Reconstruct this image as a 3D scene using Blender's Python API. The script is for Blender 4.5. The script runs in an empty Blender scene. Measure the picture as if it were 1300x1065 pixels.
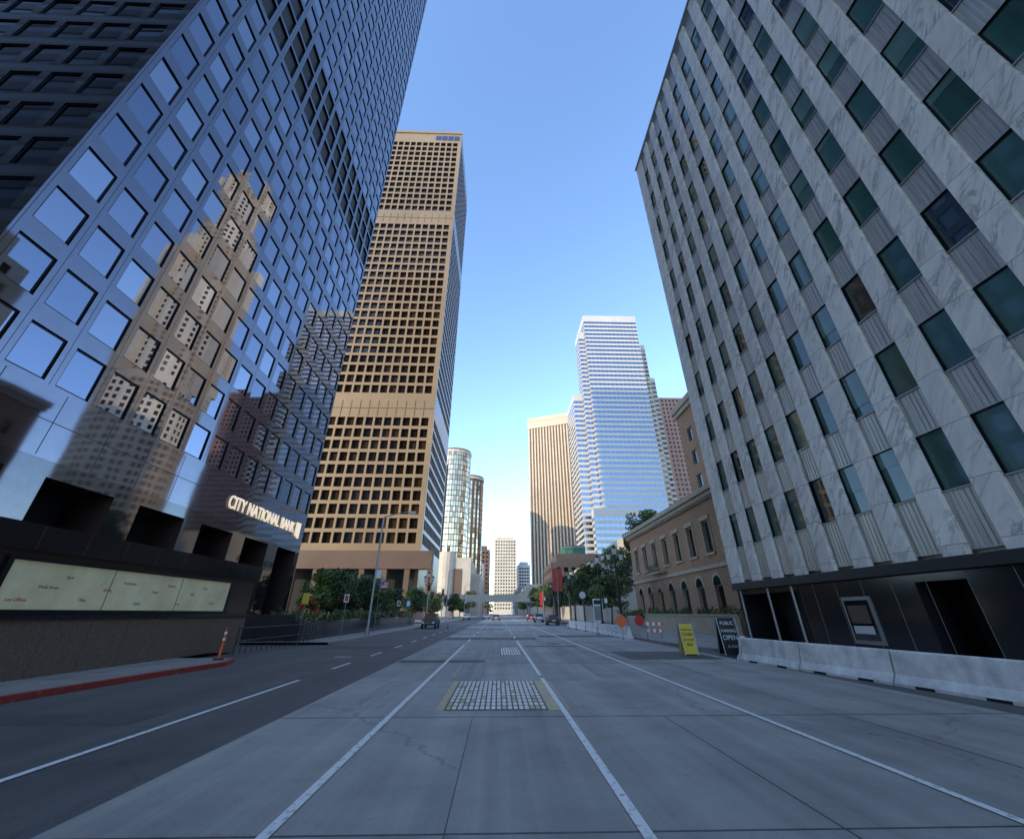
import bpy, math, random
from mathutils import Vector, Matrix
random.seed(7)
R=random.random
def U(a,b): return a+(b-a)*random.random()
Z=Vector((0,0,1))
# ---------------------------------------------------------------- materials
def mat(name,col,rough=0.6,metal=0.0,var=0.0,scale=1.0,bump=0.0,bscale=20.0,col2=None,spec=0.5,stretch=(1,1,1),emit=0,detail=6,coat=0,bdist=0.02):
    m=bpy.data.materials.new(name); m.use_nodes=True
    nt=m.node_tree; p=nt.nodes['Principled BSDF']
    p.inputs['Base Color'].default_value=(*col,1)
    p.inputs['Roughness'].default_value=rough
    p.inputs['Metallic'].default_value=metal
    p.inputs['Specular IOR Level'].default_value=spec
    p.inputs['Coat Weight'].default_value=coat
    if emit:
        p.inputs['Emission Color'].default_value=(*col,1); p.inputs['Emission Strength'].default_value=emit
    tc=nt.nodes.new('ShaderNodeTexCoord'); mp=nt.nodes.new('ShaderNodeMapping')
    mp.inputs['Scale'].default_value=stretch
    nt.links.new(tc.outputs['Object'],mp.inputs['Vector'])
    if var>0 or col2:
        n=nt.nodes.new('ShaderNodeTexNoise'); n.inputs['Scale'].default_value=scale; n.inputs['Detail'].default_value=detail; n.inputs['Roughness'].default_value=0.62
        nt.links.new(mp.outputs[0],n.inputs['Vector'])
        cr=nt.nodes.new('ShaderNodeValToRGB'); cr.color_ramp.elements[0].position=0.3; cr.color_ramp.elements[1].position=0.7
        a=tuple(c*(1-var) for c in col); b=col2 if col2 else tuple(min(1,c*(1+var)) for c in col)
        cr.color_ramp.elements[0].color=(*a,1); cr.color_ramp.elements[1].color=(*b,1)
        nt.links.new(n.outputs['Fac'],cr.inputs['Fac']); nt.links.new(cr.outputs[0],p.inputs['Base Color'])
    if bump>0:
        n2=nt.nodes.new('ShaderNodeTexNoise'); n2.inputs['Scale'].default_value=bscale; n2.inputs['Detail'].default_value=5 if bscale>2 else 1
        nt.links.new(mp.outputs[0],n2.inputs['Vector'])
        bp=nt.nodes.new('ShaderNodeBump'); bp.inputs['Strength'].default_value=bump; bp.inputs['Distance'].default_value=bdist
        nt.links.new(n2.outputs['Fac'],bp.inputs['Height']); nt.links.new(bp.outputs[0],p.inputs['Normal'])
    return m

def marble_mat():
    m=mat('marble',(0.6,0.61,0.62),0.38); nt=m.node_tree; p=nt.nodes['Principled BSDF']; Lk=nt.links.new
    tc=[n for n in nt.nodes if n.type=='TEX_COORD'][0]
    sep=nt.nodes.new('ShaderNodeSeparateXYZ'); Lk(tc.outputs['Object'],sep.inputs[0])
    def mth(op,a,b=None):
        q=nt.nodes.new('ShaderNodeMath'); q.operation=op
        for i,v in enumerate((a,b)):
            if v is None: continue
            if isinstance(v,(int,float)): q.inputs[i].default_value=v
            else: Lk(v,q.inputs[i])
        return q.outputs[0]
    fy=mth('FLOOR',mth('DIVIDE',mth('ADD',sep.outputs['Y'],-29.0),2.13)); fz=mth('FLOOR',mth('DIVIDE',sep.outputs['Z'],1.9))
    off=mth('ADD',mth('MULTIPLY',fy,7.37),mth('MULTIPLY',fz,3.11))
    cb=nt.nodes.new('ShaderNodeCombineXYZ'); Lk(mth('ADD',sep.outputs['X'],off),cb.inputs['X']); Lk(mth('ADD',sep.outputs['Y'],mth('MULTIPLY',sep.outputs['Z'],0.75)),cb.inputs['Y']); Lk(mth('MULTIPLY',sep.outputs['Z'],0.45),cb.inputs['Z'])
    def noise(s,d,dist=0):
        n=nt.nodes.new('ShaderNodeTexNoise'); n.inputs['Scale'].default_value=s; n.inputs['Detail'].default_value=d; n.inputs['Distortion'].default_value=dist; n.inputs['Roughness'].default_value=0.6
        Lk(cb.outputs[0],n.inputs['Vector']); return n.outputs['Fac']
    def rampf(x,p0,p1,c0,c1):
        r=nt.nodes.new('ShaderNodeValToRGB'); r.color_ramp.elements[0].position=p0; r.color_ramp.elements[1].position=p1
        r.color_ramp.elements[0].color=(c0,c0,c0,1); r.color_ramp.elements[1].color=(c1,c1,c1,1); Lk(x,r.inputs['Fac']); return r.outputs[0]
    vein=rampf(mth('ABSOLUTE',mth('SUBTRACT',noise(1.1,8,0.8),0.5)),0.0,0.045,1,0)
    mask=rampf(noise(0.9,3),0.42,0.60,0.05,0.8)
    cloud=rampf(noise(1.6,7,0.6),0.3,0.62,0.68,1.0)
    tone=rampf(mth('FRACT',mth('MULTIPLY',off,0.618)),0,1,0.88,1.0)
    f=mth('MULTIPLY',vein,mask)
    mx=nt.nodes.new('ShaderNodeMixRGB'); mx.inputs['Color1'].default_value=(0.90,0.84,0.765,1); mx.inputs['Color2'].default_value=(0.34,0.32,0.30,1); Lk(f,mx.inputs['Fac'])
    mu=nt.nodes.new('ShaderNodeMixRGB'); mu.blend_type='MULTIPLY'; mu.inputs['Fac'].default_value=0.7; Lk(mx.outputs[0],mu.inputs['Color1']); Lk(cloud,mu.inputs['Color2'])
    mt=nt.nodes.new('ShaderNodeMixRGB'); mt.blend_type='MULTIPLY'; mt.inputs['Fac'].default_value=1; Lk(mu.outputs[0],mt.inputs['Color1']); Lk(tone,mt.inputs['Color2'])
    lt=mth('LESS_THAN',mth('MODULO',sep.outputs['Z'],1.9),0.02)
    m2=nt.nodes.new('ShaderNodeMixRGB'); m2.inputs['Color2'].default_value=(0.25,0.24,0.23,1); Lk(lt,m2.inputs['Fac']); Lk(mt.outputs[0],m2.inputs['Color1'])
    Lk(m2.outputs[0],p.inputs['Base Color'])
    return m
M_marble=marble_mat()
M_spandrel=mat('spandrel_metal',(0.47,0.44,0.395),0.36,0.4,var=0.3,scale=1.3,stretch=(1,9,0.3))
M_black=mat('black_granite',(0.018,0.018,0.022),0.14,var=0.4,scale=40)
M_blackmatte=mat('black_paint',(0.012,0.012,0.013),0.5)
M_dark=mat('dark_interior',(0.010,0.009,0.008),0.7)
M_tealA=mat('teal_glass',(0.040,0.115,0.095),0.05,0,spec=0.7,var=0.25,scale=0.3)
M_tealB=mat('teal_glass_blind',(0.11,0.20,0.17),0.08,0,spec=0.6,var=0.2,scale=0.5)
M_tealC=mat('dark_glass',(0.008,0.02,0.022),0.03,0,spec=1.0)
M_granite=mat('polished_granite',(0.150,0.145,0.165),0.04,0.92,var=0.06,scale=1.2,spec=0.8,bump=0.2,bscale=0.35,bdist=0.03)
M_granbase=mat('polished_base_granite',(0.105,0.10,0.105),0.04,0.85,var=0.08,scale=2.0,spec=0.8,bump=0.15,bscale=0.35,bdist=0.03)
M_graniteB=mat('polished_granite_brown',(0.075,0.050,0.042),0.2,0.2,var=0.25,scale=50,spec=0.6)
M_frame=mat('window_frame',(0.013,0.014,0.020),0.35,0.4)
M_mirA=mat('mirror_glass',(0.215,0.225,0.275),0.012,1.0)
M_mirB=mat('mirror_glass_b',(0.165,0.18,0.23),0.015,1.0)
M_mirC=mat('mirror_glass_c',(0.265,0.28,0.33),0.012,1.0)
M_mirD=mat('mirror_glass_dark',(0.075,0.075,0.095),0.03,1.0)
M_tan=mat('tan_metal',(0.275,0.195,0.110),0.5,0.1,var=0.14,scale=0.06)
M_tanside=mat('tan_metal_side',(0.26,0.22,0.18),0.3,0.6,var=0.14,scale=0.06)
M_brz=mat('bronze_glass',(0.018,0.011,0.006),0.08,0,spec=0.45)
M_brzB=mat('bronze_glass_b',(0.045,0.026,0.013),0.1,0,spec=0.45)
M_blueglass=mat('blue_glass',(0.24,0.275,0.33),0.05,1.0)
M_blueglassB=mat('blue_glass_b',(0.18,0.21,0.27),0.05,1.0)
M_goldglass=mat('gold_glass',(0.72,0.53,0.32),0.06,1.0)
M_goldglassB=mat('gold_glass_b',(0.46,0.33,0.20),0.06,1.0)
M_white=mat('white_panel',(0.54,0.515,0.475),0.5,var=0.06,scale=0.1)
M_cream=mat('cream_stone',(0.58,0.50,0.38),0.6,var=0.1,scale=0.08)
M_rib=mat('tan_rib_stone',(0.54,0.44,0.31),0.6,var=0.1,scale=0.08)
M_creamB=mat('cream_concrete',(0.50,0.44,0.35),0.8,var=0.12,scale=0.2)
M_brown=mat('brown_panel',(0.13,0.08,0.055),0.6,var=0.15,scale=0.1)
M_darkbrown=mat('dark_brown_panel',(0.055,0.038,0.030),0.5,var=0.2,scale=0.1)
M_pink=mat('pink_granite',(0.40,0.22,0.17),0.6,var=0.1,scale=0.1)
M_grey=mat('grey_concrete',(0.28,0.27,0.26),0.8,var=0.15,scale=0.3)
M_roof=mat('roofing',(0.10,0.10,0.10),0.9)
M_stone=mat('limestone_trim',(0.42,0.33,0.24),0.75,var=0.15,scale=1.5)
def brick_mat():
    m=mat('brick',(0.3,0.15,0.1),0.85); nt=m.node_tree; p=nt.nodes['Principled BSDF']
    tc=[n for n in nt.nodes if n.type=='TEX_COORD'][0]
    sep=nt.nodes.new('ShaderNodeSeparateXYZ'); cb=nt.nodes.new('ShaderNodeCombineXYZ')
    ad=nt.nodes.new('ShaderNodeMath'); ad.operation='ADD'
    nt.links.new(tc.outputs['Object'],sep.inputs[0]); nt.links.new(sep.outputs['X'],ad.inputs[0]); nt.links.new(sep.outputs['Y'],ad.inputs[1])
    nt.links.new(ad.outputs[0],cb.inputs['X']); nt.links.new(sep.outputs['Z'],cb.inputs['Y'])
    br=nt.nodes.new('ShaderNodeTexBrick'); br.inputs['Scale'].default_value=1.6; br.inputs['Color1'].default_value=(0.50,0.26,0.14,1); br.inputs['Color2'].default_value=(0.38,0.19,0.10,1)
    br.inputs['Mortar'].default_value=(0.40,0.30,0.21,1); br.inputs['Mortar Size'].default_value=0.025
    nt.links.new(cb.outputs[0],br.inputs['Vector'])
    n=nt.nodes.new('ShaderNodeTexNoise'); n.inputs['Scale'].default_value=0.5; n.inputs['Detail'].default_value=6
    nt.links.new(tc.outputs['Object'],n.inputs['Vector'])
    mx=nt.nodes.new('ShaderNodeMixRGB'); mx.blend_type='MULTIPLY'; mx.inputs['Fac'].default_value=0.35
    nt.links.new(br.outputs[0],mx.inputs['Color1']); nt.links.new(n.outputs['Fac'],mx.inputs['Color2']); nt.links.new(mx.outputs[0],p.inputs['Base Color'])
    return m
M_brick=brick_mat()

def road_mat(name,base,crack,seed,streak=0.25):
    m=mat(name,base,0.72); nt=m.node_tree; p=nt.nodes['Principled BSDF']
    tc=[n for n in nt.nodes if n.type=='TEX_COORD'][0]
    def noise(scale,det,st=(1,1,1),dist=0):
        mp=nt.nodes.new('ShaderNodeMapping'); mp.inputs['Scale'].default_value=st; mp.inputs['Location'].default_value=(seed,seed*2,0)
        nt.links.new(tc.outputs['Object'],mp.inputs['Vector'])
        n=nt.nodes.new('ShaderNodeTexNoise'); n.inputs['Scale'].default_value=scale; n.inputs['Detail'].default_value=det; n.inputs['Distortion'].default_value=dist; n.inputs['Roughness'].default_value=0.65
        nt.links.new(mp.outputs[0],n.inputs['Vector']); return n
    def ramp(n,p0,p1,c0,c1):
        r=nt.nodes.new('ShaderNodeValToRGB'); r.color_ramp.elements[0].position=p0; r.color_ramp.elements[1].position=p1
        r.color_ramp.elements[0].color=(c0,c0,c0,1); r.color_ramp.elements[1].color=(c1,c1,c1,1); nt.links.new(n.outputs['Fac'],r.inputs['Fac']); return r
    def mul(a,b,f=1):
        x=nt.nodes.new('ShaderNodeMixRGB'); x.blend_type='MULTIPLY'; x.inputs['Fac'].default_value=f
        nt.links.new(a,x.inputs['Color1']); nt.links.new(b,x.inputs['Color2']); return x.outputs[0]
    rgb=nt.nodes.new('ShaderNodeRGB'); rgb.outputs[0].default_value=(*base,1)
    c=rgb.outputs[0]
    c=mul(c,ramp(noise(0.45,8),0.3,0.7,0.76,1.18).outputs[0])
    c=mul(c,ramp(noise(1.0,5,(1.9,0.03,1)),0.3,0.7,1-streak,1.12).outputs[0])
    c=mul(c,ramp(noise(2.2,6,(1,1,1),0.5),0.62,0.76,1.0,0.74).outputs[0])
    c=mul(c,ramp(noise(7,4,(1,1,1),0.3),0.68,0.74,1.0,0.65).outputs[0])
    c=mul(c,ramp(noise(60,3),0.25,0.75,0.76,1.24).outputs[0])
    v=nt.nodes.new('ShaderNodeTexVoronoi'); v.feature='DISTANCE_TO_EDGE'; v.inputs['Scale'].default_value=crack
    nd=noise(1.3,5)
    mxv=nt.nodes.new('ShaderNodeMixRGB'); mxv.blend_type='ADD'; mxv.inputs['Fac'].default_value=1.0
    nt.links.new(tc.outputs['Object'],mxv.inputs['Color1']); nt.links.new(nd.outputs['Color'],mxv.inputs['Color2'])
    nt.links.new(mxv.outputs[0],v.inputs['Vector'])
    r=nt.nodes.new('ShaderNodeValToRGB'); r.color_ramp.elements[0].position=0.001; r.color_ramp.elements[1].position=0.005
    r.color_ramp.elements[0].color=(0.65,0.65,0.65,1); r.color_ramp.elements[1].color=(1,1,1,1)
    nt.links.new(v.outputs['Distance'],r.inputs['Fac'])
    c=mul(c,r.outputs[0])
    nt.links.new(c,p.inputs['Base Color'])
    nb=noise(90,4); bp=nt.nodes.new('ShaderNodeBump'); bp.inputs['Strength'].default_value=0.25; bp.inputs['Distance'].default_value=0.01
    nt.links.new(nb.outputs['Fac'],bp.inputs['Height']); nt.links.new(bp.outputs[0],p.inputs['Normal'])
    return m
M_conc=road_mat('concrete_road',(0.375,0.335,0.285),0.16,3,0.28)
M_concB=road_mat('concrete_slab_b',(0.335,0.30,0.257),0.16,47,0.28)
M_concC=road_mat('concrete_slab_c',(0.415,0.375,0.32),0.12,91,0.28)
M_asph=road_mat('asphalt',(0.125,0.112,0.098),0.35,11,0.35)
M_patch=road_mat('asphalt_patch',(0.09,0.082,0.075),0.4,23,0.2)
M_side=road_mat('sidewalk_concrete',(0.31,0.27,0.23),0.3,31,0.1)
M_joint=mat('joint_tar',(0.09,0.083,0.076),0.7,var=0.4,scale=4)
def paint(name,col,lo=0.40,hi=0.5):
    m=mat(name,col,0.6); nt=m.node_tree; p=nt.nodes['Principled BSDF']
    tc=[n for n in nt.nodes if n.type=='TEX_COORD'][0]
    n=nt.nodes.new('ShaderNodeTexNoise'); n.inputs['Scale'].default_value=9; n.inputs['Detail'].default_value=9; n.inputs['Roughness'].default_value=0.75
    nt.links.new(tc.outputs['Object'],n.inputs['Vector'])
    r=nt.nodes.new('ShaderNodeValToRGB'); r.color_ramp.elements[0].position=lo; r.color_ramp.elements[1].position=hi
    r.color_ramp.elements[0].color=(0.3,0.28,0.25,1); r.color_ramp.elements[1].color=(*col,1)
    nt.links.new(n.outputs['Fac'],r.inputs['Fac']); nt.links.new(r.outputs[0],p.inputs['Base Color']); return m
M_wpaint=paint('white_road_paint',(0.88,0.84,0.77),0.36,0.47)
M_ypaint=paint('yellow_paint',(0.66,0.46,0.18),0.35,0.55)
M_redk=paint('red_kerb_paint',(0.38,0.045,0.035),0.30,0.45)
M_steel=mat('worn_steel',(0.72,0.64,0.52),0.5,0.1,var=0.3,scale=8)
M_barrier=mat('barrier_concrete',(0.70,0.655,0.60),0.8,var=0.28,scale=2.2,bump=0.4)
M_metal=mat('galvanised_metal',(0.30,0.30,0.30),0.45,0.6)
M_bark=mat('bark',(0.09,0.065,0.045),0.9,var=0.3,scale=8,bump=0.5)
M_leafA=mat('leaf_light',(0.12,0.165,0.035),0.5,var=0.35,scale=1.5)
M_leafB=mat('leaf_dark',(0.045,0.072,0.020),0.55,var=0.35,scale=1.5)
M_yel=mat('yellow_sign',(0.62,0.45,0.04),0.5)
M_orange=mat('orange_plastic',(0.75,0.13,0.03),0.5)
M_red=mat('red_paint',(0.5,0.02,0.015),0.4)
M_blue=mat('blue_sign',(0.03,0.09,0.32),0.4)
M_wsign=mat('white_sign',(0.7,0.7,0.68),0.5)
M_green=mat('green_netting',(0.05,0.13,0.09),0.8,var=0.2,scale=0.5)
M_wallgran=mat('rough_granite',(0.18,0.135,0.095),0.7,var=0.35,scale=14,bump=0.5,bscale=30)
M_litpanel=mat('backlit_panel',(0.60,0.60,0.42),0.15,var=0.25,scale=0.7)
p=M_litpanel.node_tree.nodes['Principled BSDF']; p.inputs['Emission Color'].default_value=(0.7,0.75,0.5,1); p.inputs['Emission Strength'].default_value=0.10
M_sign=mat('sign_letters',(1.0,0.82,0.58),0.4,emit=0.6)
M_globe=mat('lamp_globe',(0.6,0.6,0.56),0.3)
M_tire=mat('tire',(0.02,0.02,0.02),0.8)
M_carglass=mat('car_glass',(0.01,0.012,0.015),0.05,spec=0.8)
M_lampred=mat('tail_light',(0.4,0.01,0.01),0.2)
M_lampw=mat('headlight',(0.8,0.8,0.75),0.1)

# ---------------------------------------------------------------- mesh builder
class B:
    def __init__(s,name): s.name=name; s.v=[]; s.f=[]; s.mi=[]; s.m=[]; s.mx={}
    def mat(s,m):
        if m.name not in s.mx: s.mx[m.name]=len(s.m); s.m.append(m)
        return s.mx[m.name]
    def poly(s,pts,m):
        k=len(s.v); s.v.extend([tuple(p) for p in pts]); s.f.append(tuple(range(k,k+len(pts)))); s.mi.append(s.mat(m))
    def box(s,x0,x1,y0,y1,z0,z1,m,skip=()):
        P=[(x0,y0,z0),(x1,y0,z0),(x1,y1,z0),(x0,y1,z0),(x0,y0,z1),(x1,y0,z1),(x1,y1,z1),(x0,y1,z1)]
        k=len(s.v); s.v.extend(P); i=s.mat(m)
        for n,f in zip('btsenw',[(3,2,1,0),(4,5,6,7),(0,1,5,4),(1,2,6,5),(2,3,7,6),(3,0,4,7)]):
            if n in skip: continue
            s.f.append(tuple(k+a for a in f)); s.mi.append(i)
    def obox(s,c,ux,uy,hx,hy,z0,z1,m):
        ux=Vector(ux);uy=Vector(uy);c=Vector(c)
        base=[c-ux*hx-uy*hy,c+ux*hx-uy*hy,c+ux*hx+uy*hy,c-ux*hx+uy*hy]
        s.prism([ (b.x,b.y) for b in base],z0,z1,m)
    def prism(s,poly,z0,z1,m,mtop=None,cap=True):
        n=len(poly)
        for i in range(n):
            a=poly[i];b=poly[(i+1)%n]
            s.poly([(a[0],a[1],z0),(b[0],b[1],z0),(b[0],b[1],z1),(a[0],a[1],z1)],m)
        if cap:
            s.poly([(a[0],a[1],z1) for a in poly],mtop or m)
            s.poly([(a[0],a[1],z0) for a in reversed(poly)],m)
    def cyl(s,p0,p1,r0,r1,m,n=10,cap=True):
        p0=Vector(p0);p1=Vector(p1);d=(p1-p0).normalized()
        a=d.orthogonal().normalized(); b=d.cross(a)
        A=[p0+(a*math.cos(t)+b*math.sin(t))*r0 for t in [2*math.pi*i/n for i in range(n)]]
        C=[p1+(a*math.cos(t)+b*math.sin(t))*r1 for t in [2*math.pi*i/n for i in range(n)]]
        k=len(s.v); s.v.extend([tuple(x) for x in A+C]); i0=s.mat(m)
        for i in range(n):
            j=(i+1)%n; s.f.append((k+i,k+j,k+n+j,k+n+i)); s.mi.append(i0)
        if cap:
            s.f.append(tuple(k+n+i for i in range(n))); s.mi.append(i0)
            s.f.append(tuple(k+i for i in reversed(range(n)))); s.mi.append(i0)
    def fac(s,p,ud,W,z0,z1,cols,rows,d,wall,glass,jit=0.0,frame=None,fw=0.07,row_wall=None,blind=None):
        p=Vector((p[0],p[1],0)); ud=Vector((ud[0],ud[1],0)).normalized(); n=ud.cross(Z)
        P=lambda u,z,dd=0: p+ud*u+Z*z-n*dd
        zc=z0
        for (a,c) in rows:
            if a>zc+1e-4: s.poly([P(0,zc),P(W,zc),P(W,a),P(0,a)],wall)
            uc=0; rw=row_wall or wall
            for (u0,u1) in cols:
                if u0>uc+1e-4: s.poly([P(uc,a),P(u0,a),P(u0,c),P(uc,c)],rw)
                rv=frame or rw
                s.poly([P(u0,a),P(u0,a,d),P(u0,c,d),P(u0,c)],rv)
                s.poly([P(u1,a,d),P(u1,a),P(u1,c),P(u1,c,d)],rv)
                s.poly([P(u0,a),P(u1,a),P(u1,a,d),P(u0,a,d)],rv)
                s.poly([P(u0,c,d),P(u1,c,d),P(u1,c),P(u0,c)],rv)
                g=random.choice(glass)
                if jit:
                    tu=random.gauss(0,jit); tz=random.gauss(0,jit); 
                    s.poly([P(u0,a,d+tu+tz),P(u1,a,d-tu+tz),P(u1,c,d-tu-tz),P(u0,c,d+tu-tz)],g)
                else: s.poly([P(u0,a,d),P(u1,a,d),P(u1,c,d),P(u0,c,d)],g)
                if blind and R()<0.4:
                    zb=c-(c-a)*U(0.15,0.85); q=d-0.022
                    s.poly([P(u0+.05,zb,q),P(u1-.05,zb,q),P(u1-.05,c-.05,q),P(u0+.05,c-.05,q)],blind)
                if frame and fw:
                    q=d-0.03
                    for (ua,ub,za,zb) in ((u0,u0+fw,a,c),(u1-fw,u1,a,c),(u0+fw,u1-fw,a,a+fw),(u0+fw,u1-fw,c-fw,c)):
                        s.poly([P(ua,za,q),P(ub,za,q),P(ub,zb,q),P(ua,zb,q)],frame)
                uc=u1
            if W>uc+1e-4: s.poly([P(uc,a),P(W,a),P(W,c),P(uc,c)],rw)
            zc=c
        if z1>zc+1e-4: s.poly([P(0,zc),P(W,zc),P(W,z1),P(0,z1)],wall)
    def tower(s,poly,z0,z1,sx,fh,ww,wh,d,wall,glass,skip=None,margin=0.8,zstart=None,jit=0.0,edges=None,edgeglass=None,frame=None,full=False,fw=0.07,top=1.2,edgewall=None,edgeww=None):
        n=len(poly)
        for i in range(n):
            a=Vector((*poly[i],0)); b=Vector((*poly[(i+1)%n],0)); W=(b-a).length; ud=(b-a).normalized()
            if edges is not None and i not in edges:
                s.poly([(a.x,a.y,z0),(b.x,b.y,z0),(b.x,b.y,z1),(a.x,a.y,z1)],wall); continue
            w_=edgeww.get(i,ww) if edgeww else ww
            if full: cols=[(margin,W-margin)]
            else:
                nc=max(1,int((W-2*margin)/sx+0.01)); st=(W-nc*sx)/2
                cols=[(st+k*sx+(sx-w_)/2,st+k*sx+(sx+w_)/2) for k in range(nc)]
            zs=zstart if zstart is not None else z0+fh*0.5
            rows=[];z=zs
            while z+wh<z1-top:
                if not(skip and any(q0<z+wh/2<q1 for q0,q1 in skip)): rows.append((z,z+wh))
                z+=fh
            g=edgeglass.get(i,glass) if edgeglass else glass
            wl=edgewall.get(i,wall) if edgewall else wall
            s.fac(a,ud,W,z0,z1,cols,rows,d,wl,g,jit,frame,fw)
        s.poly([(q[0],q[1],z1) for q in poly],M_roof)
    def done(s,loc=(0,0,0),rot=0,smooth=False):
        me=bpy.data.meshes.new(s.name); me.from_pydata(s.v,[],s.f)
        for m in s.m: me.materials.append(m)
        me.polygons.foreach_set('material_index',s.mi)
        me.update(); o=bpy.data.objects.new(s.name,me); bpy.context.scene.collection.objects.link(o)
        o.location=loc; o.rotation_euler=(0,0,rot); return o
def rect(x0,x1,y0,y1): return [(x0,y0),(x1,y0),(x1,y1),(x0,y1)]
def text(name,body,loc,rot,size,m,ext=0.02,parent=None,align='LEFT',sx=1):
    c=bpy.data.curves.new(name,'FONT'); c.body=body; c.size=size; c.extrude=ext; c.align_x=align; c.materials.append(m)
    o=bpy.data.objects.new(name,c); bpy.context.scene.collection.objects.link(o); o.location=loc; o.rotation_euler=rot; o.scale=(sx,1,1)
    if parent: o.parent=parent
    return o
HP=math.pi/2
# ---------------------------------------------------------------- ground & road
b=B('ground'); b.poly([(-3000,-600,-0.012),(3000,-600,-0.012),(3000,5000,-0.012),(-3000,5000,-0.012)],M_grey); b.done()
b=B('road')
b.poly([(-10.2,-60,0),(-4.0,-60,0),(-4.0,900,0),(-10.2,900,0)],M_asph)
b.poly([(10.0,-60,0),(12.3,-60,0),(12.3,900,0),(10.0,900,0)],M_asph)
b.poly([(-11.6,-60,-0.001),(-10.2,-60,-0.001),(-10.2,900,-0.001),(-11.6,900,-0.001)],M_asph)
b.poly([(-4,-60,0),(10,-60,0),(10,-9,0),(-4,-9,0)],M_conc)
b.poly([(-4,273,0),(10,273,0),(10,900,0),(-4,900,0)],M_conc)
xs=[-4,-0.45,3.15,6.6,10]
for q in range(60):
    y=q*4.7-9
    for xa,xb in zip(xs[:-1],xs[1:]):
        b.poly([(xa,y,0),(xb,y,0),(xb,y+4.7,0),(xa,y+4.7,0)],random.choice([M_conc,M_conc,M_concB,M_concC]))
z=0.004
for y in [q*4.7-9 for q in range(60)]:
    if 9.8<y<14.9: continue
    w=0.012 if R()<0.7 else 0.025
    b.box(-3.98,9.98,y,y+w,0.0005,z,M_joint)
for x in (-0.45,3.15,6.6):
    b.box(x,x+0.012,-40,9.7,0.0008,z+0.001,M_joint); b.box(x,x+0.012,15.3,300,0.0008,z+0.001,M_joint)
for (x0,x1,y0,y1) in ((-3.9,2.9,35.2,38.5),(3.4,9.7,39,42),(-9.5,-4.2,46,49.5),(5.6,9.6,20.6,24.5),(-3.9,0.9,56,58.5),(-9.8,-6,27,29),(-3.9,9.6,75,83),(-3.9,-0.5,19.6,20.5),(1.6,4.6,28.2,28.9),(-9.4,-6.4,9.4,10.3)):
    b.box(x0,x1,y0,y1,0.001,0.007,M_patch)
b.done()
b=B('road_markings')
def line(x,y0,y1,w=0.11,m=M_wpaint,zz=0.011): b.poly([(x-w/2,y0,zz),(x+w/2,y0,zz),(x+w/2,y1,zz),(x-w/2,y1,zz)],m)
line(-5.7,2,14.8); y=17.5
while y<120: line(-5.7,y,y+2.0); y+=5
line(-2.0,1,30); y=33
while y<160: line(-2.0,y,y+3.0); y+=7
line(1.34,1,15.0); line(1.34,15.6,34); y=37
while y<160: line(1.34,y,y+3.0); y+=7
line(4.9,1,72); line(4.9,86,160)
line(-1.32,15.3,18.5,0.06,M_ypaint)
for k in range(5): line(-1.15,24+k*6,24.5+k*6,0.25,M_ypaint)
b.poly([(-10,84.5,0.011),(10,84.5,0.011),(10,84.9,0.011),(-10,84.9,0.011)],M_wpaint)
b.poly([(-10,88,0.011),(10,88,0.011),(10,88.4,0.011),(-10,88.4,0.011)],M_wpaint)
b.done()
def grate(name,x0,x1,y0,y1,nx,ny,strips=True):
    b=B(name); b.box(x0,x1,y0,y1,0.002,0.009,M_joint)
    if strips:
        b.box(x1+0.01,x1+0.24,y0-0.02,y1+0.02,0.002,0.010,M_ypaint); b.box(x1+0.40,x1+0.44,y0-0.02,y1+0.02,0.002,0.010,M_ypaint); b.box(x0-0.16,x0-0.01,y0,y1,0.002,0.010,M_ypaint)
    dx=(x1-x0-0.04)/nx; dy=(y1-y0-0.04)/ny
    for j in range(ny):
        for i in range(nx):
            xa=x0+0.02+i*dx; ya=y0+0.02+j*dy
            b.box(xa+dx*0.16,xa+dx*0.84,ya+dy*0.12,ya+dy*0.82,0.0095,0.018,M_steel if R()<0.85 else M_ypaint)
    return b.done()
grate('steel_road_plate',-1.05,1.04,10.4,14.4,18,10)
grate('steel_road_plate',0.15,1.15,22.6,27.4,8,7,False)
b=B('manhole_cover'); b.cyl((3.6,31,0.001),(3.6,31,0.012),0.45,0.45,M_joint,24); b.done()
b=B('manhole_cover'); b.cyl((-6.8,22,0.001),(-6.8,22,0.012),0.4,0.4,M_metal,24); b.done()
def walk(name,edge,inner,kerb_m,H=0.14):
    b=B(name); sg=1 if inner>edge[0][0] else -1
    for (a,c) in zip(edge[:-1],edge[1:]):
        k=0.17*sg
        b.poly([(a[0],a[1],0),(c[0],c[1],0),(c[0],c[1],H),(a[0],a[1],H)],kerb_m(a[1]))
        b.poly([(a[0],a[1],H),(c[0],c[1],H),(c[0]+k,c[1],H),(a[0]+k,a[1],H)],kerb_m(a[1]))
        b.poly([(a[0]+k,a[1],H),(c[0]+k,c[1],H),(inner,c[1],H),(inner,a[1],H)],M_side)
    y=edge[0][1]
    while y<min(edge[-1][1],90):
        b.box(min(edge[0][0]+0.9*sg,inner),max(edge[0][0]+0.9*sg,inner),y,y+0.015,H+0.0005,H+0.003,M_joint); y+=1.5
    return b.done()
walk('sidewalk',[(-10.7,-40),(-10.7,8),(-10.5,12),(-10.2,16),(-9.9,18.5),(-10.4,20)],-30,lambda y:M_redk)
walk('sidewalk',[(-10.3,30),(-10,33),(-10,72),(-11.5,76)],-30,lambda y:M_redk if y>34 else M_side)
walk('sidewalk',[(-11,90),(-10,93),(-10,600)],-24,lambda y:M_side)
walk('sidewalk',[(12.2,-40),(12.2,20),(10.6,26),(10.3,30),(10.3,72),(11.5,75)],26,lambda y:M_side)
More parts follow.
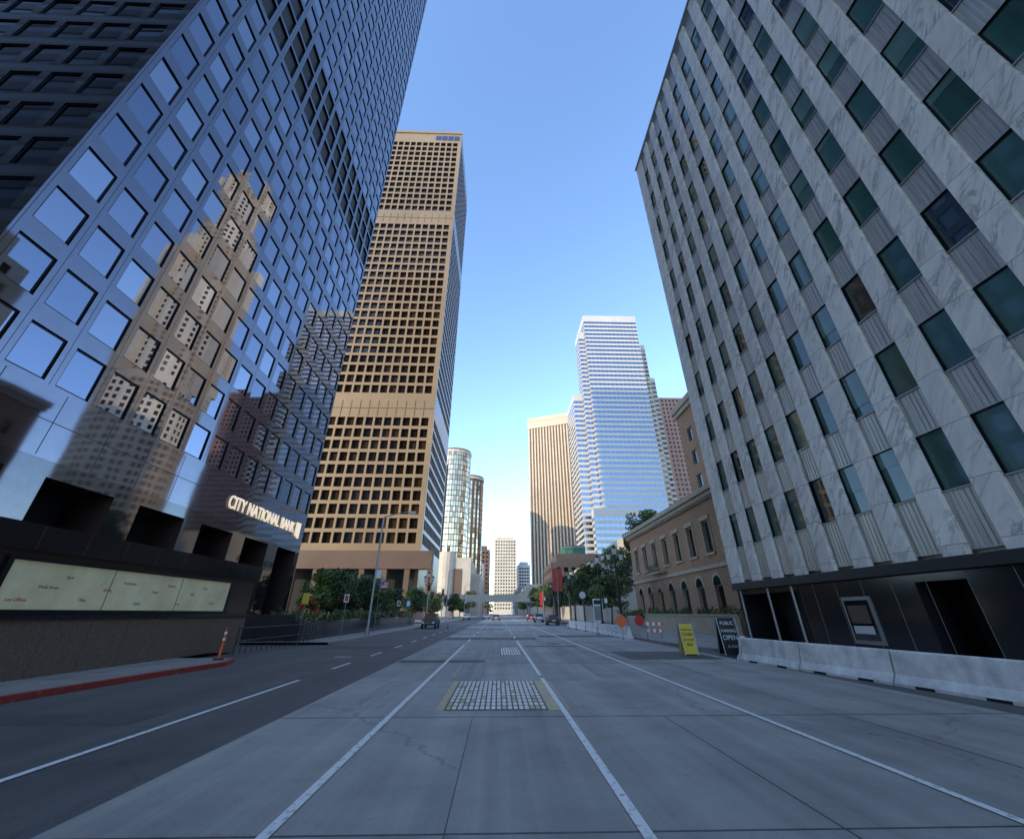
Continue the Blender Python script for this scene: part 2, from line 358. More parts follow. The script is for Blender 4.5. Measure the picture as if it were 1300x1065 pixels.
walk('sidewalk',[(11.5,90),(10.3,93),(10.3,600)],26,lambda y:M_side)
b=B('driveway'); b.poly([(-30,20,0.02),(-10.3,20,0.003),(-10.3,30,0.003),(-30,30,0.02)],M_asph); b.done()

# ---------------------------------------------------------------- left office tower
b=B('bank_office_tower')
X0,X1,Y0,Y1=-72,-24,14.6,54.2; H=191
z0w=12.4; FH=3.5
def floors(zs,z1,fh,wh,skip=()):
    r=[];z=zs
    while z+wh<z1: 
        r.append((z,z+wh)); z+=fh
    return r
rows=floors(z0w,H-3,FH,2.45)
sx=2.62
def split(p,ud,W,glass,wall,mech):
    nc=int(W/sx); st=(W-nc*sx)/2; cols=[(st+k*sx+0.30,st+(k+1)*sx-0.30) for k in range(nc)]
    ra=[r for r in rows if r[1]<mech[0]]; rm=[r for r in rows if mech[0]<=r[1]<=mech[1]]; rb=[r for r in rows if r[1]>mech[1]]
    za=ra[-1][1]+0.5; zb=rm[-1][1]+0.6
    b.fac(p,ud,W,8.8,za,cols,ra,0.12,wall,glass,0.0065,M_frame,0.10)
    b.fac(p,ud,W,za,zb,cols,[(r[0]-0.35,r[1]+0.3) for r in rm],0.3,wall,[M_dark],0,M_frame,0.1)
    b.fac(p,ud,W,zb,H,cols,rb,0.12,wall,glass,0.0065,M_frame,0.10)
split((X1,Y0),(0,1),Y1-Y0,[M_mirA,M_mirA,M_mirB,M_mirC],M_granite,(56,64))
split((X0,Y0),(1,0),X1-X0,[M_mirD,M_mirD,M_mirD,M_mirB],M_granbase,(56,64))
b.poly([(X0,Y1,0),(X1,Y1,0),(X1,Y1,H),(X0,Y1,H)],M_granite); b.poly([(X0,Y0,0),(X0,Y1,0),(X0,Y1,H),(X0,Y0,H)],M_granite)
b.poly([(X0,Y0,H),(X1,Y0,H),(X1,Y1,H),(X0,Y1,H)],M_roof)
nb=6; w=(Y1-Y0)/nb
b.fac((X1,Y0),(0,1),Y1-Y0,0,8.8,[(k*w+1.1,(k+1)*w-1.0) for k in range(nb)],[(0.2,8.0)],2.5,M_granbase,[M_dark,M_tealC],0,M_graniteB,0)
b.fac((X0,Y0),(1,0),X1-X0,0,8.8,[(k*6+1.1,(k+1)*6-1.0) for k in range(8)],[(0.2,8.0)],2.5,M_granbase,[M_dark],0,M_graniteB,0)
for k in range(2*nb+1): b.box(X1+0.002,X1+0.006,Y0+k*w/2-0.02,Y0+k*w/2+0.02,8.9,12.2,M_frame)
b.box(X1+0.002,X1+0.006,Y0,Y1,10.6,10.64,M_frame)
nc=int((Y1-Y0)/sx); st=((Y1-Y0)-nc*sx)/2
for k in range(nc+1): b.box(X1+0.002,X1+0.005,Y0+st+k*sx-0.012,Y0+st+k*sx+0.012,12.3,H,M_frame)
bank=b.done()
text('sign_text','CITY NATIONAL BANK',(X1+0.12,37.8,9.85),(HP,0,HP),1.6,M_sign,0.06,bank,sx=0.80)
bb=B('sign_logo'); 
for k in range(3): bb.box(X1+0.05,X1+0.2,51.6+k*0.42,51.8+k*0.42,9.6-0.1*k,11.1,M_sign)
o=bb.done(); o.parent=bank

# ---------------------------------------------------------------- tan tower
b=B('bronze_office_tower')
poly=rect(-70,-22,125.7,167); H=218
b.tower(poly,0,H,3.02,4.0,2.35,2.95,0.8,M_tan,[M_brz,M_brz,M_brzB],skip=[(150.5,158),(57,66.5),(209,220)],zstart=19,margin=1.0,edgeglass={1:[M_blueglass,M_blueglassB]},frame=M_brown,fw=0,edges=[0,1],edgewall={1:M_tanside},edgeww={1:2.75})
for zz,hh in ((151.5,5.2),(58.5,5.6)):
    for k in range(15):
        x=-68.3+k*3.02
        b.box(x+0.25,x+0.40,125.55,125.7,zz,zz+hh,M_tan)
    b.box(-69.5,-22.5,125.6,125.69,zz+hh*0.5-0.1,zz+hh*0.5+0.1,M_brown)
for k in range(4): b.box(-35+k*3.1,-32.4+k*3.1,125.5,125.69,212,215.5,M_blueglassB)
b.box(-70,-21.6,125.3,125.69,H-0.6,H+1.2,M_tan)
b.box(-74,-18,121,124.5,12,16.5,M_brown)
for k in range(10): b.box(-73+k*6,-71.6+k*6,121.2,122.4,0,12,M_brown)
b.box(-74,-23,124.8,125.2,0,12,M_dark)
b.done()

# ---------------------------------------------------------------- marble building on the right
b=B('marble_office_building')
XF=16.0; YN=-8.0; YE=31.0; H=48
PD=0.20; hw=0.62
cc=[29.0-2.13*k for k in range(17)]; zr=[(5.6+3.8*k,7.7+3.8*k) for k in range(11)]
Wd=YE-YN
cols=sorted([(YE-c-hw,YE-c+hw) for c in cc])
b.fac((XF+PD+0.001,YE),(0,-1),Wd,3.6,H,cols,zr,0.10,M_spandrel,[M_tealA,M_tealA,M_tealA,M_tealC],0.004,M_frame,0.05,None,M_tealB)
edges=[YE]+[e for c in cc for e in (c+hw,c-hw)]+[YN]
for i in range(0,len(edges),2):
    b.box(XF,XF+PD,edges[i+1],edges[i],3.45,H+0.6,M_marble)
for c in cc:
    for q in (-0.5,-0.3,-0.1,0.1,0.3,0.5):
        zc=3.65
        for (a,d) in zr+[(H,H)]:
            b.box(XF+PD-0.02,XF+PD,c+q-0.02,c+q+0.02,zc,a-0.06,M_spandrel,skip='tb'); zc=d+0.06
    for (a,d) in zr: b.box(XF+PD-0.06,XF+PD,c-hw+0.01,c+hw-0.01,a-0.07,a-0.005,M_metal)
b.box(XF+0.43,XF+24,YN,YE-0.003,3.45,H-0.01,M_marble)
b.box(XF-0.12,XF+0.5,YN,YE+0.1,H+0.601,H+0.85,M_metal)
b.box(XF-0.05,XF+0.6,YN,YE,3.05,3.449,M_blackmatte)
b.fac((XF+0.3,YE),(0,-1),Wd,0.14,3.05,[(0.5,6.2),(13.5,15.6),(18,24)],[(0.15,2.75)],1.8,M_black,[M_dark],0,M_black,0)
y=YN+1
while y<24: b.box(XF+0.294,XF+0.299,y,y+0.02,0.2,3.0,M_metal); y+=1.6
b.box(XF+2.2,XF+24,YN,YE,0,3.4,M_dark)
for y in (24.9,27.2,30.3): b.cyl((XF+0.1,y,0.14),(XF+0.1,y,3.0),0.07,0.07,M_metal,10)
b.box(XF+0.2,XF+0.29,19.9,21.6,0.5,2.35,M_metal); b.box(XF+0.17,XF+0.198,20.05,21.45,0.65,2.2,M_tealC)
b.box(XF+0.15,XF+0.168,20.2,21.3,0.9,1.2,M_wsign); b.box(XF+0.15,XF+0.168,20.2,21.3,1.3,2.0,M_brown)
b.done()

# ---------------------------------------------------------------- foliage helpers
def leaves(b,c,rad,n,size,m):
    for _ in range(n):
        while True:
            q=Vector((U(-1,1),U(-1,1),U(-1,1)))
            if q.length<1: break
        p=c+Vector((q.x*rad[0],q.y*rad[1],q.z*rad[2]))
        a=Vector((random.gauss(0,1),random.gauss(0,1),random.gauss(0,1))).normalized()
        t=a.orthogonal().normalized(); s=size*U(0.6,1.3); u=a.cross(t)
        b.poly([p-t*s*0.5,p+u*s*0.28,p+t*s*0.5,p-u*s*0.28],m)
def tree_mesh(name,h,cr,seed,n=34,lf=95,size=0.42,trunk=0.16):
    random.seed(seed); b=B(name)
    th=h*0.38; top=Vector((U(-.2,.2),U(-.2,.2),th))
    b.cyl((0,0,-0.1),top,trunk,trunk*0.7,M_bark,8)
    for k in range(n):
        a=U(0,6.28); rr=cr*math.sqrt(R()); zz=U(0.36,0.98)*h; sh=math.sin(math.pi*min(1,max(0.12,(zz/h-0.25)/0.78)))**0.6
        c=Vector((math.cos(a)*rr*sh,math.sin(a)*rr*sh,zz))
        if k%3==0:
            mid=top.lerp(c,0.5)+Vector((U(-.3,.3),U(-.3,.3),U(0,.3)))
            b.cyl(top,mid,trunk*0.45,trunk*0.25,M_bark,5,False); b.cyl(mid,c,trunk*0.25,trunk*0.08,M_bark,4,False)
        r=cr*U(0.22,0.42)
        leaves(b,c,(r,r,r*0.7),lf,size,M_leafA if R()<0.5 else M_leafB)
    return b.done()
def inst(o,loc,rot,s):
    q=bpy.data.objects.new(o.name.split('.')[0],o.data); bpy.context.scene.collection.objects.link(q); q.location=loc; q.rotation_euler=(0,0,rot); q.scale=(s,s,s*U(0.9,1.1)); return q
t1=tree_mesh('street_tree',5.2,2.3,1,size=0.34,lf=120); t1.location=(-16.5,45,0.1)
t2=tree_mesh('street_tree',8.0,3.0,2,size=0.42,lf=120); t2.location=(14.3,66,0.1)
random.seed(5)
for (x,y,s) in ((-17,51,1.0),(-16,57,.95),(-17.5,63,1.05),(-16,70,.9),(-17,95,1.1),(-18,103,1.2),(-15.5,110,1.1),(-21,60,1.1),(-16,118,1.2),(-14,150,1.2),(-15,185,1.3)): inst(t1,(x,y,0.1),U(0,6),s)
for (x,y,s) in ((14.2,59,.8),(13.8,75,1.0),(15,97,1.0),(14,106,1.05),(15,120,1.0),(14,140,1.05),(17,92,1.15),(14,165,1.1),(-14,230,1.3),(13,230,1.1)): inst(t2,(x,y,0.1),U(0,6),s)
t3=tree_mesh('tall_tree',19,4.6,9,n=46,lf=120,size=0.6,trunk=0.35); t3.location=(28,83,0)
inst(t3,(34,92,0),2,1.05); inst(t3,(25,95,0),4,0.75)
random.seed(21)
b=B('roof_garden_plants')
for _ in range(60):
    y=U(2,31); leaves(b,Vector((16.5,y,49.0+U(0,0.3))),(0.35,0.4,0.35),14,0.3,M_leafB)
b.done()

# ---------------------------------------------------------------- brick club building
b=B('brick_club_building')
XB=22; ya,yb=34,73.5; W=yb-ya; H=13.4
sp=4.2; n=int(W/sp); st=(W-n*sp)/2
cols=[(st+k*sp+1.25,st+(k+1)*sp-1.25) for k in range(n)]
b.fac((XB,yb),(0,-1),W,0,H,cols,[(1.6,4.2),(7.2,10.4)],0.35,M_brick,[M_tealC,M_brz],0,M_stone,0.12)
b.fac((XB,ya),(1,0),40,0,H,[(k*4.2+1.2,k*4.2+2.9) for k in range(9)],[(1.6,4.2),(7.2,10.4)],0.35,M_brick,[M_tealC],0,M_stone,0.12)
b.poly([(XB,yb,0),(XB+38,yb,0),(XB+38,yb,H),(XB,yb,H)],M_brick); b.poly([(XB,ya,H),(XB+38,ya,H),(XB+38,yb,H),(XB,yb,H)],M_roof)
for (u0,u1) in cols:
    yc=yb-(u0+u1)/2; r=(u1-u0)/2
    pts=[(XB-0.03,yc+r*math.cos(t),4.2+r*math.sin(t)) for t in [math.pi*i/10 for i in range(11)]]
    b.poly(pts,M_tealC)
    for i in range(10):
        t0=math.pi*i/10;t1_=math.pi*(i+1)/10; R1=r+0.28
        q=lambda t,rr,x:(x,yc+rr*math.cos(t),4.2+rr*math.sin(t))
        b.poly([q(t0,r,XB-0.08),q(t0,R1,XB-0.08),q(t1_,R1,XB-0.08),q(t1_,r,XB-0.08)],M_stone)
        b.poly([q(t0,R1,XB-0.08),q(t0,R1,XB),q(t1_,R1,XB),q(t1_,R1,XB-0.08)],M_stone)
    b.box(XB-0.14,XB-0.002,yc-r-0.3,yc+r+0.3,10.42,10.8,M_stone); b.box(XB-0.2,XB-0.002,yc-r-0.25,yc+r+0.25,6.95,7.18,M_stone)
    b.box(XB-0.07,XB-0.002,yc-r-0.22,yc-r-0.02,7.2,10.4,M_stone); b.box(XB-0.07,XB-0.002,yc+r+0.02,yc+r+0.22,7.2,10.4,M_stone)
    b.box(XB+0.28,XB+0.32,yc-0.04,yc+0.04,7.2,10.4,M_stone)
for zz,hh,pr in ((5.7,0.35,0.18),(12.2,0.25,0.2),(12.452,0.4,0.45),(12.854,0.5,0.75),(0.14,1.0,0.15)):
    b.box(XB-pr,XB+0.0-0.002,ya,yb+pr,zz,zz+hh,M_stone)
k=0; y=ya
while y<yb: b.box(XB-0.38,XB-0.21,y,y+0.22,12.2,12.45,M_stone); y+=0.55
b.box(XB-1.1,XB-0.21,58.5,62.5,6.3,6.5,M_stone)
for i in range(17): b.cyl((XB-1.05,58.6+i*0.24,6.5),(XB-1.05,58.6+i*0.24,7.3),0.02,0.02,M_blackmatte,4)
b.box(XB-1.1,XB-1.0,58.5,62.5,7.3,7.36,M_blackmatte)
b.tower(rect(32,62,44,68),13.4,34,4.2,4.0,1.7,2.3,0.3,M_brick,[M_tealC],zstart=15,frame=M_stone,fw=0.1)
b.box(31.6,31.99,43.6,68.4,32.4,33.2,M_stone); b.box(31.3,31.99,43.4,68.6,33.2,34.2,M_stone)
b.done()
b=B('garden_wall'); b.box(17.5,17.9,34,56,0.14,1.5,M_stone); b.box(17.4,18.0,34,56,1.5,1.62,M_stone); b.done()
b=B('hedge')
for _ in range(160): leaves(b,Vector((U(18.3,20.5),U(33,72),U(0.9,2.0))),(0.5,0.5,0.4),40,0.22,M_leafB if R()<.6 else M_leafA)
b.done()

# ---------------------------------------------------------------- distant towers
b=B('cylindrical_glass_hotel')
for (cx,cy,r,h) in ((-33,296,11.5,106),(-50,285,11,94),(-24,335,11,98),(-47,325,13,112)):
    n=20; poly=[(cx+r*math.cos(2*math.pi*i/n),cy+r*math.sin(2*math.pi*i/n)) for i in range(n)]
    b.tower(poly,20,h,1.7,3.6,1.45,3.1,0.05,M_brown,[M_goldglass,M_goldglass,M_goldglassB],margin=0.05,jit=0.02,top=1.5)
    b.prism([(cx+(r+0.4)*math.cos(2*math.pi*i/n),cy+(r+0.4)*math.sin(2*math.pi*i/n)) for i in range(n)],h-3,h-1.2,M_cream)
b.prism(rect(-70,-16,262,345),0,30,M_creamB)
b.prism(rect(-18,-11,270,330),0,22,M_creamB)
for k in range(7): b.box(-68+k*7,-63+k*7,261.7,261.99,10,24,M_brown)
for k in range(3): b.cyl((-66+k*18,264,0),(-66+k*18,264,33),5,5,M_creamB,16)
b.done()
b=B('ribbed_office_tower')
ang=math.radians(-23); ux=Vector((math.cos(ang),math.sin(ang),0)); uy=Vector((-math.sin(ang),math.cos(ang),0))
pr=Vector((66,363,0)); pl=pr-ux*41; pb=pl+uy*36; pc=pr+uy*36
poly=[(pl.x,pl.y),(pr.x,pr.y),(pc.x,pc.y),(pb.x,pb.y)]
b.prism(poly,0,170,M_brown,M_roof)
def ribs(a,c,n,z0,z1,m,w=1.35,pr_=0.6):
    a=Vector((*a,0));c=Vector((*c,0));ud=(c-a).normalized();nn=ud.cross(Z);L=(c-a).length
    for i in range(n+1):
        q=a+ud*(L*i/n)+nn*(pr_/2+0.01)
        b.obox(q,ud,nn,w/2,pr_/2,z0,z1,m)
ribs(poly[0],poly[1],14,12,160,M_rib); ribs(poly[1],poly[2],12,12,160,M_rib); ribs(poly[3],poly[0],12,12,160,M_rib)
c=(pl+pc)/2; b.obox(c,ux,uy,21.6,19.1,160,167,M_rib); b.obox(c,ux,uy,21.8,19.3,167.01,171,M_rib)
b.done()
b=B('banded_glass_tower')
def band(x0,x1,y0,y1,h,z0=0):
    b.tower(rect(x0,x1,y0,y1),z0,h,1,3.9,1,2.1,0.12,M_white,[M_blueglass],margin=0.05,full=True,top=3.5)
    x=x0
    while x<x1: b.box(x,x+0.12,y0-0.05,y0-0.002,z0+6,h-4,M_white); x+=3.2
band(68,112,276,316,221); band(56,67.9,284,316,150); band(63,67.9,279,283.9,206); band(112.1,118,282,316,196); band(118.1,124,288,316,168); band(60,90,268,275.9,60)
b.done()
b=B('pink_granite_tower'); b.tower(rect(141,190,330,372),0,172,3.4,4,1.7,2.0,0.3,M_pink,[M_brz,M_brzB],zstart=8,edges=[0,3]); b.done()
b=B('crowned_round_tower')
cx,cy=160,228
def ring(r,z0,z1,n=20,sx=3.2): 
    poly=[(cx+r*math.cos(2*math.pi*(i+.5)/n),cy+r*math.sin(2*math.pi*(i+.5)/n)) for i in range(n)]
    b.tower(poly,z0,z1,sx,4.1,1.9,2.4,0.5,M_cream,[M_brz,M_brzB],margin=0.3,top=2.5)
ring(25,0,120); ring(22.5,120,195,16); ring(20,195,245,16); ring(17,245,282,12); ring(14,282,310,12)
for i in range(12):
    a=2*math.pi*i/12; b.box(cx+16*math.cos(a)-1,cx+16*math.cos(a)+1,cy+16*math.sin(a)-1,cy+16*math.sin(a)+1,280,300,M_cream)
for i in range(8):
    a=2*math.pi*i/8+0.2; b.box(cx+22*math.cos(a)-3.5,cx+22*math.cos(a)+3.5,cy+22*math.sin(a)-3.5,cy+22*math.sin(a)+3.5,120,226,M_cream)
b.done()
b=B('stone_office_tower'); b.tower(rect(60,82,57,75),0,70,3.4,4,1.8,2.3,0.35,M_cream,[M_brz],zstart=6); b.prism(rect(63,79,60,72),70,77,M_cream); b.done()
b=B('sun_blocker_tower'); b.tower(rect(-130,-46,-110,-4),0,165,1,4,1,1.9,0.1,M_darkbrown,[M_brz],zstart=8,edges=[1,2],full=True,margin=0.2); b.done()  # added behind the camera to block sun from the street and marble front
b=B('grey_office_tower'); b.tower(rect(24,70,-70,-16),0,70,3.4,4,2.2,2.2,0.3,M_grey,[M_mirD,M_brz],zstart=8,edges=[2,3]); b.done()
def simple(name,x0,x1,y0,y1,h,wall,sx=3.5,fh=4,ww=2,wh=2,g=None):
    b=B(name); b.tower(rect(x0,x1,y0,y1),0,h,sx,fh,ww,wh,0.3,wall,g or [M_brz],zstart=6,edges=[0,1,3]); b.box(x0+3,x1-3,y0+3,y1-3,h,h+4,wall); return b.done()
simple('apartment_tower',-6,24,600,630,90,M_cream)
simple('office_block',26,44,620,650,60,M_white,fh=4,ww=2.6)
simple('office_block',-25,-9,450,480,58,M_brown)
simple('office_block',-36,-13,400,430,40,M_grey)
simple('low_rise_building',24,55,205,240,22,M_brick)
b=B('scaffolded_building'); b.prism(rect(38,50,255,275),0,36,M_green)
for k in range(9): b.box(37.8,50.2,254.7,254.99,3+k*4,3.3+k*4,M_metal)
b.done()
simple('low_rise_building',20,40,110,150,9,M_creamB); simple('low_rise_building',46,75,160,200,24,M_creamB)
simple('low_rise_building',18,60,330,420,16,M_creamB); simple('low_rise_building',-60,-16,360,395,24,M_creamB); simple('low_rise_building',16,60,440,560,20,M_grey)
b=B('distant_tree_line')
random.seed(4)
for _ in range(150): leaves(b,Vector((U(-60,70),U(700,720),U(3,14))),(5,3,3),30,2.4,M_leafB if R()<.6 else M_leafA)
b.done()
b=B('overpass'); b.box(-60,60,194,204,5.9,7.3,M_grey); b.box(-60,60,193.6,193.99,5.7,8.4,M_creamB); b.box(-60,60,204.01,204.3,5.9,8.4,M_creamB)
for x in (-13,13): 
    for y in (195,202): b.box(x-0.6,x+0.6,y-0.6,y+0.6,0,5.9,M_grey)
for x in range(-58,60,3): b.cyl((x,193.8,8.4),(x,193.8,9.4),0.04,0.04,M_metal,4)
b.box(-60,60,193.77,193.83,9.4,9.46,M_metal)
b.done()
b=B('pedestrian_bridge'); b.box(-25,25,330,333,10,11,M_wsign); b.box(-25,25,330,330.2,11.01,12.2,M_wsign); b.box(-14,-13,330,333,0,10,M_grey); b.box(13,14,330,333,0,10,M_grey); b.done()

# ---------------------------------------------------------------- left wall with light panel
b=B('plaza_wall')
XW=-12.8
b.box(XW-1.2,XW,2,24.6,0.14,1.55,M_wallgran); b.box(XW-1.2,XW+0.06,2,24.7,1.552,1.66,M_black)
b.box(XW-1.2,XW-0.04,2,24.6,1.662,3.2,M_graniteB); b.box(XW-1.25,XW+0.12,2,24.75,3.202,3.85,M_black)
b.box(XW-0.038,XW+0.0,12.2,22.4,1.78,2.95,M_litpanel)
b.box(XW-0.038,XW+0.05,12.05,12.2,1.7,3.05,M_frame); b.box(XW-0.038,XW+0.05,22.4,22.55,1.7,3.05,M_frame)
b.box(XW-0.038,XW+0.05,12.2,22.4,2.95,3.05,M_frame); b.box(XW-0.038,XW+0.05,12.2,22.4,1.67,1.78,M_frame)
for y in (15.6,19): b.box(XW-0.01,XW+0.006,y-0.01,y+0.01,1.78,2.95,M_frame)
b.box(XW-0.038,XW+0.04,10.2,11.7,1.7,3.1,M_black); b.box(XW+0.041,XW+0.05,10.4,11.5,2.2,2.9,M_red)
y=3.5
while y<24: b.box(XW+0.0005,XW+0.003,y,y+0.015,0.14,1.55,M_joint); b.box(XW+0.121,XW+0.124,y,y+0.015,3.21,3.84,M_joint); y+=1.5
wall=b.done()
random.seed(3)
for k,tx in enumerate(['Law Offices','Wells Street','Bank','Plaza','Parking','Investments','Capital','Health','Partners','Trust','Retail','Dining','Garden']):
    text('panel_text_%d'%k,tx,(XW+0.004,12.5+0.72*k,2.0+0.3*(k%3)+U(-.05,.05)),(HP,0,HP),0.12,M_brown if k%4 else M_red,0.001,wall)
b=B('planter_wall')
b.box(-13.0,-12.5,31,72,0.14,1.15,M_black); b.box(-13.1,-12.4,31,72,1.152,1.25,M_granbase); b.box(-24,-13,31,31.4,0.14,1.6,M_black); b.box(-23.9,-13.1,31.5,72,0.14,0.7,M_bark); b.done()
b=B('hedge')
for _ in range(190): leaves(b,Vector((U(-16,-13.3),U(32,72),U(0.8,1.7))),(0.6,0.6,0.5),40,0.25,M_leafB if R()<.6 else M_leafA)
b.done()
b=B('steel_railing')
for y in [22.0+i*0.5 for i in range(19)]: b.cyl((-11.6,y,0.1),(-11.6,y,1.1),0.02,0.02,M_blackmatte,6)
for zz in (0.6,1.1): b.cyl((-11.6,22,zz),(-11.6,31,zz),0.03,0.03,M_blackmatte,6)
b.done()
b=B('red_sculpture')
pv=None
for k in range(15): 
    a=math.pi*(1.25-1.5*k/14); q=Vector((0.75*math.cos(a),0.15*math.sin(2*a),1.0+0.85*math.sin(a)))
    if pv: b.cyl(pv,q,0.2,0.2,M_red,8)
    pv=q
b.cyl((-0.5,0,-0.6),(-0.5,0,0.5),0.22,0.2,M_red,8); b.cyl((0.5,0,-0.6),(0.5,0,0.5),0.22,0.2,M_red,8)
b.done((-17.0,43,0.9))
# ---------------------------------------------------------------- K-rails
def krail(x0,y0,x1,y1):
    b=B('concrete_barrier'); d=Vector((x1-x0,y1-y0,0)); L=d.length; d.normalize(); nn=d.cross(Z)
    prof=[(-0.30,0),(0.30,0),(0.30,0.07),(0.17,0.26),(0.09,0.78),(0.06,0.81),(-0.06,0.81),(-0.09,0.78),(-0.17,0.26),(-0.30,0.07)]
    A=[nn*p_[0]+Z*p_[1] for p_ in prof]; C=[d*L+q for q in A]
    for i in range(len(prof)):
        j=(i+1)%len(prof); b.poly([A[i],A[j],C[j],C[i]],M_barrier)
    b.poly(list(reversed(A)),M_barrier); b.poly(C,M_barrier)
    for t in (0.25,0.75):
        q=d*(L*t)-nn*0.0; b.obox(q,d,nn,0.25,0.301,0.0,0.06,M_dark)
    b.done((x0,y0,0.001))
pts=[(10.15,19.9),(10.45,16.6),(10.95,13.3),(11.3,10.0),(11.6,6.7),(11.8,3.4)]
for (a,c) in zip(pts[:-1],pts[1:]):
    v=Vector(c)-Vector(a); e=Vector(a)+v*0.975; krail(a[0]+U(-.05,.05),a[1],e.x+U(-.05,.05),e.y)
krail(10.9,21.2,10.2,20.1)
for k in range(9): krail(9.9,36+k*3.4,9.9+U(-.06,.06),36+k*3.4+3.3)
# ---------------------------------------------------------------- signs and street furniture
def aframe(name,x,y,w,h,m,m2):
    b=B(name)
    for sg in (-1,1):
        b.poly([(-w/2,sg*0.3,0.05),(w/2,sg*0.3,0.05),(w/2,sg*0.04,h),(-w/2,sg*0.04,h)],m)
        b.poly([(-w/2,sg*0.28,0.05),(w/2,sg*0.28,0.05),(w/2,sg*0.02,h),(-w/2,sg*0.02,h)],m)
        for x_ in (-w/2,w/2): b.cyl((x_,sg*0.32,0),(x_,sg*0.04,h+0.03),0.025,0.025,M_metal,6)
    b.cyl((-w/2,0,h+0.02),(w/2,0,h+0.02),0.03,0.03,M_metal,6)
    return b.done((x,y,0.002))
o=aframe('sidewalk_closed_sign',8.9,22.6,0.62,1.25,M_yel,M_wsign)
tilt=math.atan2(0.26,1.2)
for k,(tx,s) in enumerate((('SIDEWALK',.11),('CLOSED',.15),('USE OTHER',.10),('SIDE',.14))): text('lettering_%d'%k,tx,(0,-0.115-0.0-0.045*k-0.012,0.98-0.2*k),(HP-tilt,0,0),s,M_blackmatte,0.002,o,'CENTER')
o=aframe('parking_sign',10.75,22.3,0.85,1.5,M_blackmatte,M_wsign)
tilt=math.atan2(0.26,1.45)
for k,(tx,s) in enumerate((('PUBLIC',.2),('PARKING',.17),('OPEN',.27),('$ 10.00',.14))): text('lettering_%d'%k,tx,(0,-0.10-0.052*k-0.02,1.22-0.3*k),(HP-tilt,0,0),s,M_wsign,0.002,o,'CENTER')
def barricade(x,y):
    b=B('traffic_barricade')
    for s in (-.5,.5):
        b.cyl((s,-.3,0),(s,0,1.1),0.03,0.03,M_metal,6); b.cyl((s,.3,0),(s,0,1.1),0.03,0.03,M_metal,6)
    for zz in (0.5,0.9):
        for k in range(6): b.box(-0.6+k*.2,-0.4+k*.2,-0.2+zz*.12,-0.17+zz*.12,zz-0.1,zz+0.1,M_orange if k%2 else M_wsign)
    b.done((x,y,0.14))
barricade(10.9,33)
def cone(x,y,h=1.0,z=0.0):
    b=B('traffic_delineator'); b.cyl((0,0,0),(0,0,0.05),0.2,0.18,M_blackmatte,10); b.cyl((0,0,0.05),(0,0,h),0.055,0.04,M_orange,10)
    for q in (0.6,0.8): b.cyl((0,0,h*q),(0,0,h*q+0.08),0.058,0.056,M_wsign,10)
    b.done((x,y,z))
cone(-10.6,19.2,1.05,0.14)
for y in (44,50,56,62): cone(9.2,y)
cone(-6.2,60)
def post_sign(name,x,y,h,shape,s,m,m2=None,ang=0):
    b=B(name); b.cyl((0,0.03,0),(0,0.03,h+s*0.5),0.03,0.03,M_metal,6)
    n={'diamond':4,'oct':8,'rect':4,'circle':20}[shape]; off={'diamond':0,'oct':math.pi/8,'rect':math.pi/4,'circle':0}[shape]
    sc=(1,1) if shape!='rect' else (0.75,1.1)
    def ring(r,y_,mm): b.poly([(r*math.cos(off+2*math.pi*i/n)*sc[0],y_,h+r*math.sin(off+2*math.pi*i/n)*sc[1]) for i in range(n)],mm)
    ring(s,0.0,m); ring(s,0.008,M_metal)
    if m2: ring(s*0.72,-0.004,m2)
    return b.done((x,y,0.0),ang)
post_sign('road_work_sign',9.0,34.5,1.2,'diamond',0.5,M_orange)
post_sign('stop_sign',10.9,36.5,1.2,'oct',0.38,M_red,None)
post_sign('parking_restriction_sign',-10.6,33,2.6,'rect',0.32,M_wsign,M_red)
post_sign('parking_restriction_sign',-10.5,50,2.6,'rect',0.32,M_wsign,M_red)
post_sign('one_way_sign',10.9,47,2.8,'rect',0.4,M_blackmatte,M_wsign)
post_sign('metro_sign',11.3,62,3.8,'circle',0.6,M_blackmatte,M_wsign)
post_sign('information_sign',-11,58,2.7,'rect',0.5,M_blue,M_wsign)
post_sign('warning_sign',-12.0,29.5,2.5,'rect',0.4,M_yel)
b=B('street_map_board'); b.box(-0.6,0.6,0,0.12,0.5,3.1,M_wsign); b.box(-0.5,0.5,-0.01,-0.002,2.5,2.95,M_blackmatte); b.box(-0.5,0.5,-0.01,-0.002,0.8,2.3,M_grey); b.box(-0.55,-0.4,0.01,0.1,0,0.5,M_metal); b.box(0.4,0.55,0.01,0.1,0,0.5,M_metal); b.done((12.2,57,0.14))
def street_lamp(x,y,h=9.7,sg=1):
    b=B('street_lamp'); b.cyl((0,0,0),(0,0,0.5),0.22,0.18,M_metal,12); b.cyl((0,0,0.5),(0,0,h-0.4),0.11,0.07,M_metal,10)
    prev=Vector((0,0,h-0.4))
    for i in range(1,7):
        t=i/6; q=Vector((sg*2.3*t,0,h-0.4+0.5*math.sin(t*math.pi*0.5))); b.cyl(prev,q,0.05,0.045,M_metal,8); prev=q
    b.box(min(sg*2.2,sg*2.9),max(sg*2.2,sg*2.9),-0.15,0.15,h+0.0,h+0.17,M_metal); b.box(min(sg*2.3,sg*2.8),max(sg*2.3,sg*2.8),-0.11,0.11,h-0.05,h-0.001,M_globe)
    b.box(0.08,0.5,-0.03,0.02,4.2,4.9,M_wsign)
    b.done((x,y,0.14))
street_lamp(-10.7,40); street_lamp(-10.7,98); street_lamp(10.9,112,9.7,-1); street_lamp(-10.7,150)
